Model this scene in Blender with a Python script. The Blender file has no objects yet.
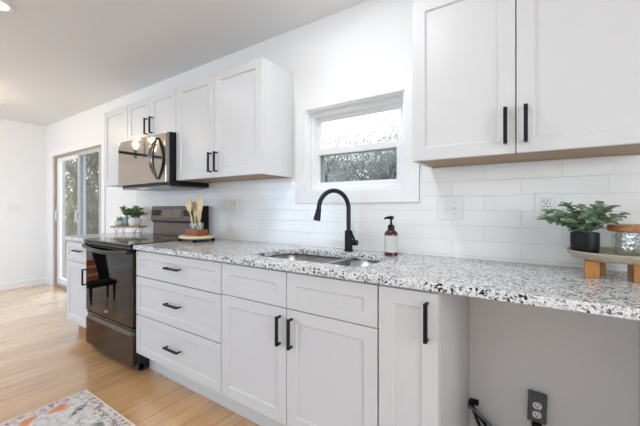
import bpy, bmesh, math, random
from mathutils import Vector, Matrix
PI = math.pi
sc = bpy.context.scene
COL = sc.collection

# ------------------------------------------------------------------ camera
F, YH, TH = 322.7, 207.8, 0.5904
cd = bpy.data.cameras.new('camera'); cam = bpy.data.objects.new('camera', cd); COL.objects.link(cam)
cam.location = (0, -1.8025, 1.175)
cam.rotation_euler = (PI/2, 0, TH)
cd.sensor_width = 36; cd.lens = F/640*36
cd.shift_y = -(213-YH)/640
cd.clip_start = 0.05; cd.clip_end = 200
sc.camera = cam
# ------------------------------------------------------------------ world, view
w = bpy.data.worlds.new('overcast_sky'); sc.world = w; w.use_nodes = True
bg = w.node_tree.nodes['Background']
bg.inputs[0].default_value = (0.93, 0.97, 1.0, 1); bg.inputs[1].default_value = 1.7
sc.view_settings.view_transform = 'Standard'; sc.view_settings.look = 'None'
sc.view_settings.gamma = 1; sc.view_settings.use_curve_mapping = False
sc.view_settings.exposure = 0.20

def area_light(name, loc, rot, sx, sy, power, color=(1, 1, 1)):
    l = bpy.data.lights.new(name, 'AREA'); l.shape = 'RECTANGLE'; l.size = sx; l.size_y = sy
    l.energy = power; l.color = color
    o = bpy.data.objects.new(name, l); COL.objects.link(o); o.location = loc; o.rotation_euler = rot
    return o
# daylight entering by the windows of the opposite wall and the sliding door
area_light('daylight_front_left', (-4.7, -4.56, 1.15), (PI/2-.7, 0, 0), 2.2, 2.0, 60, (0.42, 0.70, 1.0))
area_light('daylight_front_right', (-0.3, -4.56, 1.45), (PI/2, 0, 0), 2.2, 1.3, 3, (0.78, 0.91, 1.0))
area_light('daylight_door', (-5.3, 1.9, 2.75), (-PI/2+.86, 0, 0), 2.2, 1.4, 90, (0.42, 0.66, 1.0))
_l = bpy.data.lights.new('daylight_low_sky', 'SPOT'); _l.energy = 1700; _l.color = (0.24, 0.50, 1.0); _l.shadow_soft_size = 0.8; _l.spot_size = 1.1; _l.spot_blend = 0.6
_o = bpy.data.objects.new('daylight_low_sky', _l); COL.objects.link(_o); _o.location = (-7.6, 2.1, 2.1)
_o.rotation_euler = (Vector((-3.2, -1.1, 0.0))-_o.location).to_track_quat('-Z', 'Y').to_euler()
area_light('side_fill', (2.56, -2.3, 1.45), (PI/2, 0, PI/2), 1.6, 1.3, 42, (0.88, 0.95, 1.0))  # added lamp that brightens cabinet sides facing the near end; its source is unseen
DOWNLIGHT_W = 2.8

# ------------------------------------------------------------------ materials
def srgb(r, g, b):
    f = lambda c: c/12.92 if c <= 0.04045 else ((c+0.055)/1.055)**2.4
    return (f(r/255), f(g/255), f(b/255), 1)
class NT:
    def __init__(s, name):
        s.m = bpy.data.materials.new(name); s.m.use_nodes = True
        s.t = s.m.node_tree; s.b = s.t.nodes['Principled BSDF']
    def n(s, typ, **kw):
        nd = s.t.nodes.new(typ)
        for k, v in kw.items():
            if k in nd.inputs: nd.inputs[k].default_value = v
            else: setattr(nd, k, v)
        return nd
    def l(s, a, b): s.t.links.new(a, b)
    def ramp(s, stops, interp='LINEAR'):
        r = s.t.nodes.new('ShaderNodeValToRGB'); r.color_ramp.interpolation = interp
        e = r.color_ramp.elements
        while len(e) < len(stops): e.new(0.5)
        for el, (p, c) in zip(e, stops): el.position = p; el.color = c
        return r
    def mix(s, fac, a, b, mode='MIX'):
        m = s.t.nodes.new('ShaderNodeMix'); m.data_type = 'RGBA'; m.blend_type = mode
        for sock, v in ((m.inputs[0], fac), (m.inputs[6], a), (m.inputs[7], b)):
            if hasattr(v, 'is_linked'): s.l(v, sock)
            else: sock.default_value = v
        return m.outputs[2]
    def pos(s, scale=(1, 1, 1), loc=(0, 0, 0)):
        g = s.t.nodes.new('ShaderNodeNewGeometry'); mp = s.t.nodes.new('ShaderNodeMapping')
        s.l(g.outputs['Position'], mp.inputs[0]); mp.inputs['Scale'].default_value = scale; mp.inputs['Location'].default_value = loc
        return mp.outputs[0]
    def bump(s, h, strength=0.2, dist=0.002):
        b = s.t.nodes.new('ShaderNodeBump'); b.inputs['Strength'].default_value = strength; b.inputs['Distance'].default_value = dist
        s.l(h, b.inputs['Height']); s.l(b.outputs[0], s.b.inputs['Normal'])
    def set(s, **kw):
        for k, v in kw.items(): s.b.inputs[k.replace('_', ' ')].default_value = v
        return s
def painted(name, col, rough=0.5, noise=0.02, scale=30, metallic=0, bump=0.0, coat=0, spec=0.5):
    t = NT(name); t.set(Roughness=rough, Metallic=metallic)
    t.b.inputs['Coat Weight'].default_value = coat
    t.b.inputs['Specular IOR Level'].default_value = spec
    nz = t.n('ShaderNodeTexNoise', Scale=scale, Detail=3.0)
    t.l(t.pos(), nz.inputs['Vector'])
    lo = tuple(c*(1-noise) for c in col[:3])+(1,); hi = tuple(min(1, c*(1+noise)) for c in col[:3])+(1,)
    r = t.ramp([(0.3, lo), (0.7, hi)]); t.l(nz.outputs[0], r.inputs[0]); t.l(r.outputs[0], t.b.inputs['Base Color'])
    if bump: t.bump(nz.outputs[0], bump, 0.001)
    return t.m
M = {}
M['wall'] = painted('wall_paint', (0.84, 0.845, 0.85), 0.6, 0.01, 60, bump=0.05)
M['ceiling'] = painted('ceiling_paint', (0.80, 0.80, 0.80), 0.8, 0.01, 80, bump=0.05)
M['trim'] = painted('trim_paint', (0.86, 0.865, 0.87), 0.4, 0.01)
M['cabinet'] = painted('cabinet_paint', (0.665, 0.67, 0.68), 0.32, 0.008, 20)
M['vinyl'] = painted('white_vinyl', (0.86, 0.87, 0.88), 0.3, 0.01)
M['plate'] = painted('white_plastic', (0.83, 0.83, 0.82), 0.3, 0.01)
M['dark_slot'] = painted('slot_black', (0.02, 0.02, 0.02), 0.5)
M['grey_slot'] = painted('switch_gap_grey', (0.4, 0.4, 0.4), 0.5)
M['black'] = painted('matte_black_metal', (0.006, 0.006, 0.007), 0.42, 0.05, spec=0.25)
M['faucet'] = painted('faucet_black', (0.008, 0.011, 0.018), 0.36, 0.05, spec=0.35)
M['black_gloss'] = painted('gloss_black', (0.005, 0.005, 0.006), 0.07, 0.05, spec=0.4)
M['black_plastic'] = painted('black_plastic', (0.005, 0.006, 0.009), 0.3, 0.05, spec=0.25)
M['dark_chrome'] = painted('dark_chrome', (0.20, 0.19, 0.19), 0.15, 0.02, metallic=1)
M['range_front'] = painted('black_stainless', (0.058, 0.039, 0.027), 0.05, 0.03, 8, metallic=1)
M['range_glass'] = painted('oven_glass', (0.027, 0.023, 0.022), 0.03, 0.02, 8, metallic=1)
M['micro_front'] = painted('mirror_black_stainless', (0.38, 0.335, 0.30), 0.05, 0.02, 6, metallic=1)
M['guard'] = painted('backguard_stainless', (0.12, 0.10, 0.09), 0.10, 0.03, 8, metallic=1)
M['guard_panel'] = painted('backguard_panel', (0.16, 0.138, 0.125), 0.12, 0.03, 8, metallic=1)
M['micro_under'] = painted('grey_enamel', (0.25, 0.25, 0.26), 0.35, 0.05, metallic=0.6)
M['steel'] = painted('brushed_steel', (0.50, 0.50, 0.50), 0.30, 0.06, 40, metallic=1)
M['chrome'] = painted('chrome', (0.8, 0.8, 0.82), 0.1, 0.01, metallic=1)
M['tan_frame'] = painted('taupe_aluminium', srgb(168, 152, 138), 0.45, 0.03)
M['grey_frame'] = painted('grey_aluminium', srgb(186, 188, 192), 0.4, 0.02)
M['pot_black'] = painted('pot_black_ceramic', (0.006, 0.006, 0.008), 0.45, 0.2, 25, bump=0.3, spec=0.3)
M['pot_white'] = painted('pot_white_ceramic', (0.78, 0.77, 0.74), 0.3, 0.06, 60)
M['pot_teal'] = painted('vase_sage_glass', srgb(120, 150, 148), 0.15, 0.1, 30)
M['pot_pale'] = painted('vase_pale_glass', srgb(205, 215, 208), 0.15, 0.05, 30)
M['grey_box'] = painted('grey_box_plastic', srgb(92, 95, 98), 0.45, 0.05)
M['hose'] = painted('grey_hose_rubber', srgb(120, 120, 118), 0.45, 0.1)
M['label'] = painted('paper_label', (0.64, 0.65, 0.63), 0.6, 0.02)
M['label_ink'] = painted('label_ink_grey', (0.5, 0.47, 0.46), 0.6)
M['soil'] = painted('soil', (0.03, 0.02, 0.015), 0.9, 0.4, 80)
M['orange'] = painted('orange_cloth', srgb(205, 110, 65), 0.8, 0.1, 40)
M['dark_cloth'] = painted('charcoal_cloth', (0.02, 0.018, 0.018), 0.8, 0.2, 40)
def wood(name, c1, c2, scale=(1, 1, 1), rough=0.4, rings=18):
    t = NT(name); t.set(Roughness=rough)
    v = t.pos(scale)
    nz = t.n('ShaderNodeTexNoise', Scale=rings, Detail=5.0, Roughness=0.6, Distortion=0.6); t.l(v, nz.inputs['Vector'])
    r = t.ramp([(0.32, c1), (0.68, c2)]); t.l(nz.outputs[0], r.inputs[0]); t.l(r.outputs[0], t.b.inputs['Base Color'])
    t.bump(nz.outputs[0], 0.08, 0.001)
    return t.m
M['wood_under'] = wood('cabinet_underside_wood', srgb(138, 104, 56), srgb(166, 132, 80), (0.6, 6, 6))
M['wood_toe'] = wood('toe_wood', srgb(150, 110, 70), srgb(180, 140, 96), (1, 6, 6))
M['wood_leg'] = wood('riser_leg_wood', srgb(168, 108, 52), srgb(196, 138, 78), (6, 6, 1))
M['wood_lid'] = wood('lid_wood', srgb(150, 95, 50), srgb(186, 134, 84), (2, 8, 8))
M['wood_tray'] = wood('tray_wood', srgb(166, 154, 132), srgb(200, 188, 166), (2, 7, 7))
M['wood_pale'] = wood('pale_wood', srgb(214, 190, 155), srgb(236, 216, 186), (3, 9, 9))
M['wood_spoon'] = wood('spoon_wood', srgb(206, 182, 140), srgb(232, 214, 176), (8, 8, 1.5))
M['wood_spoon_dark'] = wood('spoon_wood_olive', srgb(150, 126, 78), srgb(188, 160, 104), (8, 8, 1.5))
M['wood_brown'] = wood('brown_wood', srgb(118, 66, 32), srgb(160, 96, 52), (3, 9, 9))
M['wood_shelf'] = wood('shelf_wood', srgb(160, 96, 56), srgb(196, 134, 88), (3, 9, 9))
M['bark'] = wood('bark', (0.09, 0.075, 0.06, 1), (0.17, 0.145, 0.12, 1), (3, 3, 1), 0.9)

def mat_floor():
    t = NT('oak_plank_floor'); t.set(Roughness=0.24, Coat_Weight=1.0, Coat_Roughness=0.22, Coat_IOR=1.6)
    v = t.pos()
    sep = t.n('ShaderNodeSeparateXYZ'); t.l(v, sep.inputs[0])
    cb = t.n('ShaderNodeCombineXYZ'); t.l(sep.outputs[1], cb.inputs[0]); t.l(sep.outputs[0], cb.inputs[1])
    br = t.n('ShaderNodeTexBrick'); t.l(cb.outputs[0], br.inputs['Vector'])
    br.offset = 0.37; br.offset_frequency = 2
    for k, x in (('Scale', 1.0), ('Mortar Size', 0.0012), ('Mortar Smooth', 0.2), ('Bias', 0.0), ('Brick Width', 1.22), ('Row Height', 0.18)):
        br.inputs[k].default_value = x
    br.inputs['Color1'].default_value = srgb(218, 174, 124); br.inputs['Color2'].default_value = srgb(200, 155, 106)
    br.inputs['Mortar'].default_value = srgb(160, 124, 88)
    nz = t.n('ShaderNodeTexNoise', Scale=1.0, Detail=6.0, Roughness=0.62, Distortion=0.4)
    t.l(t.pos((30, 2.2, 1)), nz.inputs['Vector'])
    r = t.ramp([(0.3, (0.60, 0.54, 0.48, 1)), (0.5, (0.96, 0.95, 0.94, 1)), (0.75, (1.12, 1.12, 1.12, 1))])
    t.l(nz.outputs[0], r.inputs[0])
    t.l(t.mix(0.85, br.outputs[0], r.outputs[0], 'MULTIPLY'), t.b.inputs['Base Color'])
    t.bump(nz.outputs[0], 0.05, 0.001)
    return t.m
M['floor'] = mat_floor()
def mat_tile():
    t = NT('white_subway_tile')
    g = t.n('ShaderNodeNewGeometry'); sep = t.n('ShaderNodeSeparateXYZ'); t.l(g.outputs['Position'], sep.inputs[0])
    a = t.n('ShaderNodeMath', operation='ADD'); a.inputs[1].default_value = 0.214; t.l(sep.outputs[0], a.inputs[0])
    b = t.n('ShaderNodeMath', operation='ADD'); b.inputs[1].default_value = -0.9305+0.0765*2; t.l(sep.outputs[2], b.inputs[0])
    cb = t.n('ShaderNodeCombineXYZ'); t.l(a.outputs[0], cb.inputs[0]); t.l(b.outputs[0], cb.inputs[1])
    br = t.n('ShaderNodeTexBrick'); t.l(cb.outputs[0], br.inputs['Vector']); br.offset = 0.5
    for k, x in (('Scale', 1.0), ('Mortar Size', 0.0016), ('Mortar Smooth', 0.3), ('Bias', 0.0), ('Brick Width', 0.311), ('Row Height', 0.0765)):
        br.inputs[k].default_value = x
    br.inputs['Color1'].default_value = (0.84, 0.84, 0.835, 1); br.inputs['Color2'].default_value = (0.87, 0.87, 0.865, 1)
    br.inputs['Mortar'].default_value = (0.68, 0.68, 0.67, 1)
    t.l(br.outputs[0], t.b.inputs['Base Color'])
    rr = t.ramp([(0, (0.13, 0.13, 0.13, 1)), (1, (0.6, 0.6, 0.6, 1))]); t.l(br.outputs[1], rr.inputs[0]); t.l(rr.outputs[0], t.b.inputs['Roughness'])
    inv = t.n('ShaderNodeMath', operation='SUBTRACT'); inv.inputs[0].default_value = 1; t.l(br.outputs[1], inv.inputs[1])
    nz = t.n('ShaderNodeTexNoise', Scale=9.0, Detail=1.0); t.l(g.outputs['Position'], nz.inputs['Vector'])
    mm = t.n('ShaderNodeMath', operation='MULTIPLY_ADD'); mm.inputs[1].default_value = 0.5
    t.l(nz.outputs[0], mm.inputs[0]); t.l(inv.outputs[0], mm.inputs[2])
    t.bump(mm.outputs[0], 0.35, 0.0015)
    return t.m
M['tile'] = mat_tile()
def mat_granite():
    t = NT('speckled_granite'); t.set(Roughness=0.16)
    v = t.pos()
    nz = t.n('ShaderNodeTexNoise', Scale=70.0, Detail=3.0); t.l(v, nz.inputs['Vector'])
    add = t.n('ShaderNodeVectorMath', operation='MULTIPLY_ADD')
    t.l(nz.outputs[1], add.inputs[0]); add.inputs[1].default_value = (0.016, 0.016, 0.016); t.l(v, add.inputs[2])
    v1 = t.n('ShaderNodeTexVoronoi', Scale=140.0); t.l(add.outputs[0], v1.inputs['Vector'])
    s1 = t.n('ShaderNodeSeparateColor'); t.l(v1.outputs['Color'], s1.inputs[0])
    r1 = t.ramp([(0.0, (0.008, 0.009, 0.011, 1)), (0.16, (0.09, 0.095, 0.10, 1)), (0.21, (0.42, 0.43, 0.44, 1)), (0.30, (0.70, 0.715, 0.73, 1)), (0.45, (0.86, 0.875, 0.89, 1))], 'CONSTANT')
    t.l(s1.outputs[0], r1.inputs[0])
    v2 = t.n('ShaderNodeTexVoronoi', Scale=330.0); t.l(add.outputs[0], v2.inputs['Vector'])
    s2 = t.n('ShaderNodeSeparateColor'); t.l(v2.outputs['Color'], s2.inputs[0])
    r2 = t.ramp([(0.0, (0.2, 0.2, 0.21, 1)), (0.05, (0.7, 0.7, 0.71, 1)), (0.18, (0.92, 0.92, 0.92, 1)), (0.6, (1, 1, 1, 1))], 'CONSTANT')
    t.l(s2.outputs[1], r2.inputs[0])
    cl = t.n('ShaderNodeTexNoise', Scale=16.0, Detail=2.0); t.l(v, cl.inputs['Vector'])
    rc = t.ramp([(0.50, (0, 0, 0, 1)), (0.66, (1, 1, 1, 1))]); t.l(cl.outputs[0], rc.inputs[0])
    light = t.mix(0.5, r1.outputs[0], (0.86, 0.875, 0.89, 1))
    base = t.mix(rc.outputs[0], r1.outputs[0], light)
    t.l(t.mix(1.0, base, r2.outputs[0], 'MULTIPLY'), t.b.inputs['Base Color'])
    return t.m
M['granite'] = mat_granite()
def mat_glass(name, gloss=0.06, tint=(1, 1, 1, 1)):
    t = NT(name); nt = t.t
    tr = t.n('ShaderNodeBsdfTransparent'); tr.inputs[0].default_value = tint
    gl = t.n('ShaderNodeBsdfGlossy'); gl.inputs['Roughness'].default_value = 0.02
    lw = t.n('ShaderNodeLayerWeight'); lw.inputs[0].default_value = 0.5
    pw = t.n('ShaderNodeMath', operation='POWER'); pw.inputs[1].default_value = 5; t.l(lw.outputs['Facing'], pw.inputs[0])
    fr = t.n('ShaderNodeMath', operation='MULTIPLY_ADD'); fr.inputs[1].default_value = 0.9; fr.inputs[2].default_value = 0.02; t.l(pw.outputs[0], fr.inputs[0])
    mx = t.n('ShaderNodeMixShader'); t.l(fr.outputs[0], mx.inputs[0]); t.l(tr.outputs[0], mx.inputs[1]); t.l(gl.outputs[0], mx.inputs[2])
    nt.links.new(mx.outputs[0], nt.nodes['Material Output'].inputs[0])
    return t.m
M['glass'] = mat_glass('window_glass')
M['screen_glass'] = mat_glass('screened_glass', tint=(0.78, 0.80, 0.82, 1))
def mat_real_glass(name, col, rough=0.02):
    t = NT(name); t.set(Roughness=rough, Base_Color=col); t.b.inputs['Transmission Weight'].default_value = 1; t.b.inputs['IOR'].default_value = 1.45
    return t.m
M['jar_glass'] = mat_glass('jar_glass', tint=(0.93, 0.95, 0.94, 1))
M['amber'] = painted('amber_glass', (0.075, 0.008, 0.010), 0.06, 0.1, 20, coat=0.5)
def mat_hammered():
    t = NT('hammered_clear_glass'); nt = t.t
    tr = t.n('ShaderNodeBsdfTransparent'); tr.inputs[0].default_value = (0.9, 0.92, 0.91, 1)
    gl = t.n('ShaderNodeBsdfGlossy'); gl.inputs['Roughness'].default_value = 0.06
    vo = t.n('ShaderNodeTexVoronoi', Scale=70.0); t.l(t.pos(), vo.inputs['Vector'])
    bp = t.n('ShaderNodeBump'); bp.inputs['Strength'].default_value = 0.6; bp.inputs['Distance'].default_value = 0.004; t.l(vo.outputs[0], bp.inputs['Height'])
    t.l(bp.outputs[0], gl.inputs['Normal'])
    mx = t.n('ShaderNodeMixShader', Fac=0.22); t.l(tr.outputs[0], mx.inputs[1]); t.l(gl.outputs[0], mx.inputs[2])
    nt.links.new(mx.outputs[0], nt.nodes['Material Output'].inputs[0])
    return t.m
M['hammered'] = mat_hammered()
def mat_leaf(name, c1, c2, rough=0.45, scale=25, trans=0.0):
    t = NT(name); t.set(Roughness=rough)
    nz = t.n('ShaderNodeTexNoise', Scale=scale, Detail=2.0); t.l(t.pos(), nz.inputs['Vector'])
    r = t.ramp([(0.35, c1), (0.65, c2)]); t.l(nz.outputs[0], r.inputs[0]); t.l(r.outputs[0], t.b.inputs['Base Color'])
    if trans:
        tl = t.n('ShaderNodeBsdfTranslucent'); t.l(r.outputs[0], tl.inputs[0])
        mx = t.n('ShaderNodeMixShader', Fac=trans); t.l(t.b.outputs[0], mx.inputs[1]); t.l(tl.outputs[0], mx.inputs[2])
        t.l(mx.outputs[0], t.t.nodes['Material Output'].inputs[0])
    return t.m
M['leaf_euca'] = mat_leaf('eucalyptus_leaf', srgb(126, 158, 132), srgb(192, 212, 184), 0.5, 40, 0.25)
M['leaf_green'] = mat_leaf('green_leaf', srgb(98, 128, 78), srgb(158, 182, 124), 0.45, 60, 0.25)
M['leaf_tree'] = mat_leaf('tree_leaf', srgb(122, 128, 92), srgb(170, 166, 130), 0.7, 3, 0.4)
M['leaf_shrub'] = mat_leaf('shrub_leaf', srgb(168, 176, 174), srgb(206, 210, 206), 0.7, 3, 0.5)
M['grass'] = mat_leaf('grass_ground', srgb(120, 118, 86), srgb(160, 150, 118), 0.9, 2)
def mat_emit(name, col, s):
    t = NT(name); t.b.inputs['Emission Color'].default_value = col; t.b.inputs['Emission Strength'].default_value = s
    t.set(Base_Color=(0.9, 0.9, 0.9, 1)); return t.m
M['lens'] = mat_emit('lamp_lens', (1, 0.98, 0.95, 1), 6)
M['bulb'] = mat_emit('warm_bulb', (1, 0.82, 0.58, 1), 14)
def mat_rug():
    t = NT('distressed_rug_pile'); t.set(Roughness=0.95); t.b.inputs['Specular IOR Level'].default_value = 0.1
    v = t.pos()
    n1 = t.n('ShaderNodeTexNoise', Scale=34.0, Detail=4.0, Roughness=0.7); t.l(v, n1.inputs['Vector'])
    r1 = t.ramp([(0.35, srgb(186, 182, 182)), (0.5, srgb(216, 211, 209)), (0.65, srgb(230, 225, 222))]); t.l(n1.outputs[0], r1.inputs[0])
    n2 = t.n('ShaderNodeTexNoise', Scale=6.0, Detail=2.5, Distortion=0.5); t.l(t.pos((1, 1, 1), (3.1, 1.7, 0)), n2.inputs['Vector'])
    f2 = t.ramp([(0.54, (0, 0, 0, 1)), (0.60, (1, 1, 1, 1))]); t.l(n2.outputs[0], f2.inputs[0])
    c = t.mix(f2.outputs[0], r1.outputs[0], srgb(222, 142, 108))
    n3 = t.n('ShaderNodeTexNoise', Scale=7.0, Detail=3.0, Distortion=0.5); t.l(t.pos((1, 1, 1), (7.3, 4.4, 0)), n3.inputs['Vector'])
    f3 = t.ramp([(0.60, (0, 0, 0, 1)), (0.65, (1, 1, 1, 1))]); t.l(n3.outputs[0], f3.inputs[0])
    c = t.mix(f3.outputs[0], c, srgb(112, 110, 114))
    t.l(c, t.b.inputs['Base Color']); t.bump(n1.outputs[0], 0.3, 0.003)
    return t.m
M['rug'] = mat_rug()
def mat_rug_border():
    t = NT('rug_border_pile'); t.set(Roughness=0.95)
    n1 = t.n('ShaderNodeTexNoise', Scale=45.0, Detail=3.0, Roughness=0.7); t.l(t.pos(), n1.inputs['Vector'])
    r1 = t.ramp([(0.40, srgb(140, 120, 122)), (0.48, srgb(196, 184, 180)), (0.6, srgb(226, 218, 212))]); t.l(n1.outputs[0], r1.inputs[0])
    t.l(r1.outputs[0], t.b.inputs['Base Color']); return t.m
M['rug_border'] = mat_rug_border()
M['rug_edge'] = painted('rug_binding', srgb(226, 216, 206), 0.9, 0.05, 80)
def mat_stripe():
    t = NT('orange_striped_cloth'); t.set(Roughness=0.85)
    g = t.n('ShaderNodeNewGeometry'); sep = t.n('ShaderNodeSeparateXYZ'); t.l(g.outputs['Position'], sep.inputs[0])
    m = t.n('ShaderNodeMath', operation='MULTIPLY'); m.inputs[1].default_value = 11; t.l(sep.outputs[2], m.inputs[0])
    fr = t.n('ShaderNodeMath', operation='FRACT'); t.l(m.outputs[0], fr.inputs[0])
    r = t.ramp([(0, srgb(212, 112, 66)), (0.72, srgb(236, 214, 196))], 'CONSTANT'); t.l(fr.outputs[0], r.inputs[0]); t.l(r.outputs[0], t.b.inputs['Base Color'])
    return t.m
M['stripe'] = mat_stripe()

# ------------------------------------------------------------------ mesh building
class MB:
    def __init__(s): s.v = []; s.f = []
    def add(s, vs, fs, mat=None):
        k = len(s.v)
        for p in vs:
            p = Vector(p)
            if mat is not None: p = mat @ p
            s.v.append(p)
        s.f += [tuple(i+k for i in f) for f in fs]
        return s
    def box(s, x0, x1, y0, y1, z0, z1, mat=None):
        x0, x1 = min(x0, x1), max(x0, x1); y0, y1 = min(y0, y1), max(y0, y1); z0, z1 = min(z0, z1), max(z0, z1)
        vs = [(x, y, z) for x in (x0, x1) for y in (y0, y1) for z in (z0, z1)]
        return s.add(vs, [(0, 1, 3, 2), (4, 6, 7, 5), (0, 4, 5, 1), (2, 3, 7, 6), (0, 2, 6, 4), (1, 5, 7, 3)], mat)
    def tube(s, pts, r, n=12, cap=True):
        pts = [Vector(p) for p in pts]; m = len(pts)
        rs = r if isinstance(r, (list, tuple)) else [r]*m
        vs = []; fs = []; u = None
        for i, p in enumerate(pts):
            t = (pts[min(i+1, m-1)]-pts[max(i-1, 0)]).normalized()
            if u is None:
                u = t.orthogonal().normalized()
            else:
                u = (u-t*u.dot(t))
                u = u.normalized() if u.length > 1e-6 else t.orthogonal().normalized()
            b = t.cross(u)
            for k in range(n):
                a = 2*PI*k/n; vs.append(p+(u*math.cos(a)+b*math.sin(a))*rs[i])
        for i in range(m-1):
            for k in range(n):
                k2 = (k+1) % n; fs.append((i*n+k, i*n+k2, (i+1)*n+k2, (i+1)*n+k))
        if cap: fs += [tuple(range(n))[::-1], tuple((m-1)*n+k for k in range(n))]
        return s.add(vs, fs)
    def lathe(s, prof, c, n=32, closed=False, sx=1, sy=1):
        """prof = [(r, z)]; ends are capped unless the profile is a closed loop"""
        vs = []; fs = []; m = len(prof)
        for r, z in prof:
            for k in range(n):
                a = 2*PI*k/n; vs.append((c[0]+r*sx*math.cos(a), c[1]+r*sy*math.sin(a), c[2]+z))
        for i in range(m if closed else m-1):
            j = (i+1) % m
            for k in range(n):
                k2 = (k+1) % n; fs.append((i*n+k, i*n+k2, j*n+k2, j*n+k))
        if not closed: fs += [tuple(range(n))[::-1], tuple((m-1)*n+k for k in range(n))]
        return s.add(vs, fs)
    def prism(s, poly, a0, a1, axis='x'):
        """polygon extruded along an axis; poly in the other two coordinates in order"""
        def P(a, q):
            return {'x': (a, q[0], q[1]), 'y': (q[0], a, q[1]), 'z': (q[0], q[1], a)}[axis]
        n = len(poly)
        vs = [P(a0, q) for q in poly]+[P(a1, q) for q in poly]
        fs = [tuple(range(n))[::-1], tuple(range(n, 2*n))]+[(i, (i+1) % n, n+(i+1) % n, n+i) for i in range(n)]
        return s.add(vs, fs)
    def shaker(s, x0, x1, z0, z1, yf, th=0.02, st=0.057, rec=0.008):
        a = [(x0, z0), (x1, z0), (x1, z1), (x0, z1)]
        i0 = [(x0+st, z0+st), (x1-st, z0+st), (x1-st, z1-st), (x0+st, z1-st)]
        e = 0.004
        i1 = [(x0+st+e, z0+st+e), (x1-st-e, z0+st+e), (x1-st-e, z1-st-e), (x0+st+e, z1-st-e)]
        vs = [(x, yf, z) for x, z in a]+[(x, yf, z) for x, z in i0]+[(x, yf+rec, z) for x, z in i1]+[(x, yf+th, z) for x, z in a]
        fs = []
        for k in range(4):
            q = (k+1) % 4
            fs += [(k, q, 4+q, 4+k), (4+k, 4+q, 8+q, 8+k), (12+k, 12+q, q, k)]
        fs += [(8, 9, 10, 11), (15, 14, 13, 12)]
        return s.add(vs, fs)
    def ring(s, x0, x1, z0, z1, y0, y1, wl, wr=None, wb=None, wt=None):
        """rectangular frame in the xz plane"""
        wr = wl if wr is None else wr; wb = wl if wb is None else wb; wt = wl if wt is None else wt
        o = [(x0, z0), (x1, z0), (x1, z1), (x0, z1)]; i = [(x0+wl, z0+wb), (x1-wr, z0+wb), (x1-wr, z1-wt), (x0+wl, z1-wt)]
        vs = [(x, y0, z) for x, z in o]+[(x, y0, z) for x, z in i]+[(x, y1, z) for x, z in o]+[(x, y1, z) for x, z in i]
        fs = []
        for k in range(4):
            q = (k+1) % 4
            fs += [(k, q, 4+q, 4+k), (8+q, 8+k, 12+k, 12+q), (q, k, 8+k, 8+q), (4+k, 4+q, 12+q, 12+k)]
        return s.add(vs, fs)
    def leaf(s, p, d, up, L, W, fold=0.25, curl=0.15):
        p = Vector(p); d = Vector(d).normalized(); up = Vector(up)
        sd = d.cross(up)
        sd = sd.normalized() if sd.length > 1e-5 else d.orthogonal().normalized()
        nn = sd.cross(d).normalized()
        mid = p+d*L*0.5
        vs = [p, p+d*L*0.3+sd*W*0.42+nn*W*fold, p+d*L*0.65+sd*W*0.45+nn*(W*fold-L*curl*0.4), p+d*L-nn*L*curl,
              p+d*L*0.65-sd*W*0.45+nn*(W*fold-L*curl*0.4), p+d*L*0.3-sd*W*0.42+nn*W*fold, mid]
        return s.add(vs, [(0, 1, 6), (1, 2, 6), (2, 3, 6), (3, 4, 6), (4, 5, 6), (5, 0, 6)])
    def build(s, name, mat, parent=None, bevel=0.0, smooth=None, seg=2, recalc=True):
        cs = [Vector((min(v[i] for v in s.v), 0, 0))[0] for i in range(3)]
        ce = [max(v[i] for v in s.v) for i in range(3)]
        c = Vector([(a+b)/2 for a, b in zip(cs, ce)])
        me = bpy.data.meshes.new(name)
        me.from_pydata([tuple(v-c) for v in s.v], [], s.f); me.update()
        if recalc:
            bm = bmesh.new(); bm.from_mesh(me); bmesh.ops.recalc_face_normals(bm, faces=bm.faces); bm.to_mesh(me); bm.free()
        me.materials.append(M[mat] if isinstance(mat, str) else mat)
        o = bpy.data.objects.new(name, me); COL.objects.link(o)
        if smooth is not None:
            for p in me.polygons: p.use_smooth = True
            me.set_sharp_from_angle(angle=math.radians(smooth))
        off = Vector((0, 0, 0))
        if parent is not None:
            o.parent = parent; off = WORLD[parent.name]
        o.location = c-off; WORLD[o.name] = c
        if bevel:
            b = o.modifiers.new('bevel', 'BEVEL'); b.width = bevel; b.segments = seg; b.limit_method = 'ANGLE'; b.angle_limit = math.radians(35)
        return o
WORLD = {}
def tag(o, label=None, cat=None, group=None, kind=None):
    if label: o['label'] = label
    if cat: o['category'] = cat
    if group: o['group'] = group
    if kind: o['kind'] = kind
    return o
def thing(name, loc, label, cat, group=None, kind=None):
    o = bpy.data.objects.new(name, None); COL.objects.link(o); o.location = loc; o.empty_display_size = 0.1
    WORLD[o.name] = Vector(loc)
    return tag(o, label, cat, group, kind)
def struct(o, label=None, cat=None): return tag(o, label, cat, None, 'structure')

# ------------------------------------------------------------------ room shell
XL, XR, YF, CE = -6.34, 2.6, -4.6, 2.444
struct(MB().box(XL-.15, XR+.15, YF-.15, 0.14, -0.08, 0).build('floor', 'floor'), 'light oak plank floor', 'floor')
struct(MB().box(XL-.15, XR+.15, YF-.15, 0.14, CE, CE+.1).build('ceiling', 'ceiling'), 'flat pale grey ceiling', 'ceiling')
def wall_with_holes(x0, x1, z0, z1, y0, y1, holes):
    m = MB(); xs = x0
    for hx0, hx1, hz0, hz1 in sorted(holes):
        m.box(xs, hx0, y0, y1, z0, z1)
        if hz0 > z0: m.box(hx0, hx1, y0, y1, z0, hz0)
        if hz1 < z1: m.box(hx0, hx1, y0, y1, hz1, z1)
        xs = hx1
    m.box(xs, x1, y0, y1, z0, z1)
    return m
WIN = (-1.32, -0.623, 1.288, 1.842); DOOR = (-6.03, -4.42, 0.0, 1.95)
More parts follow.
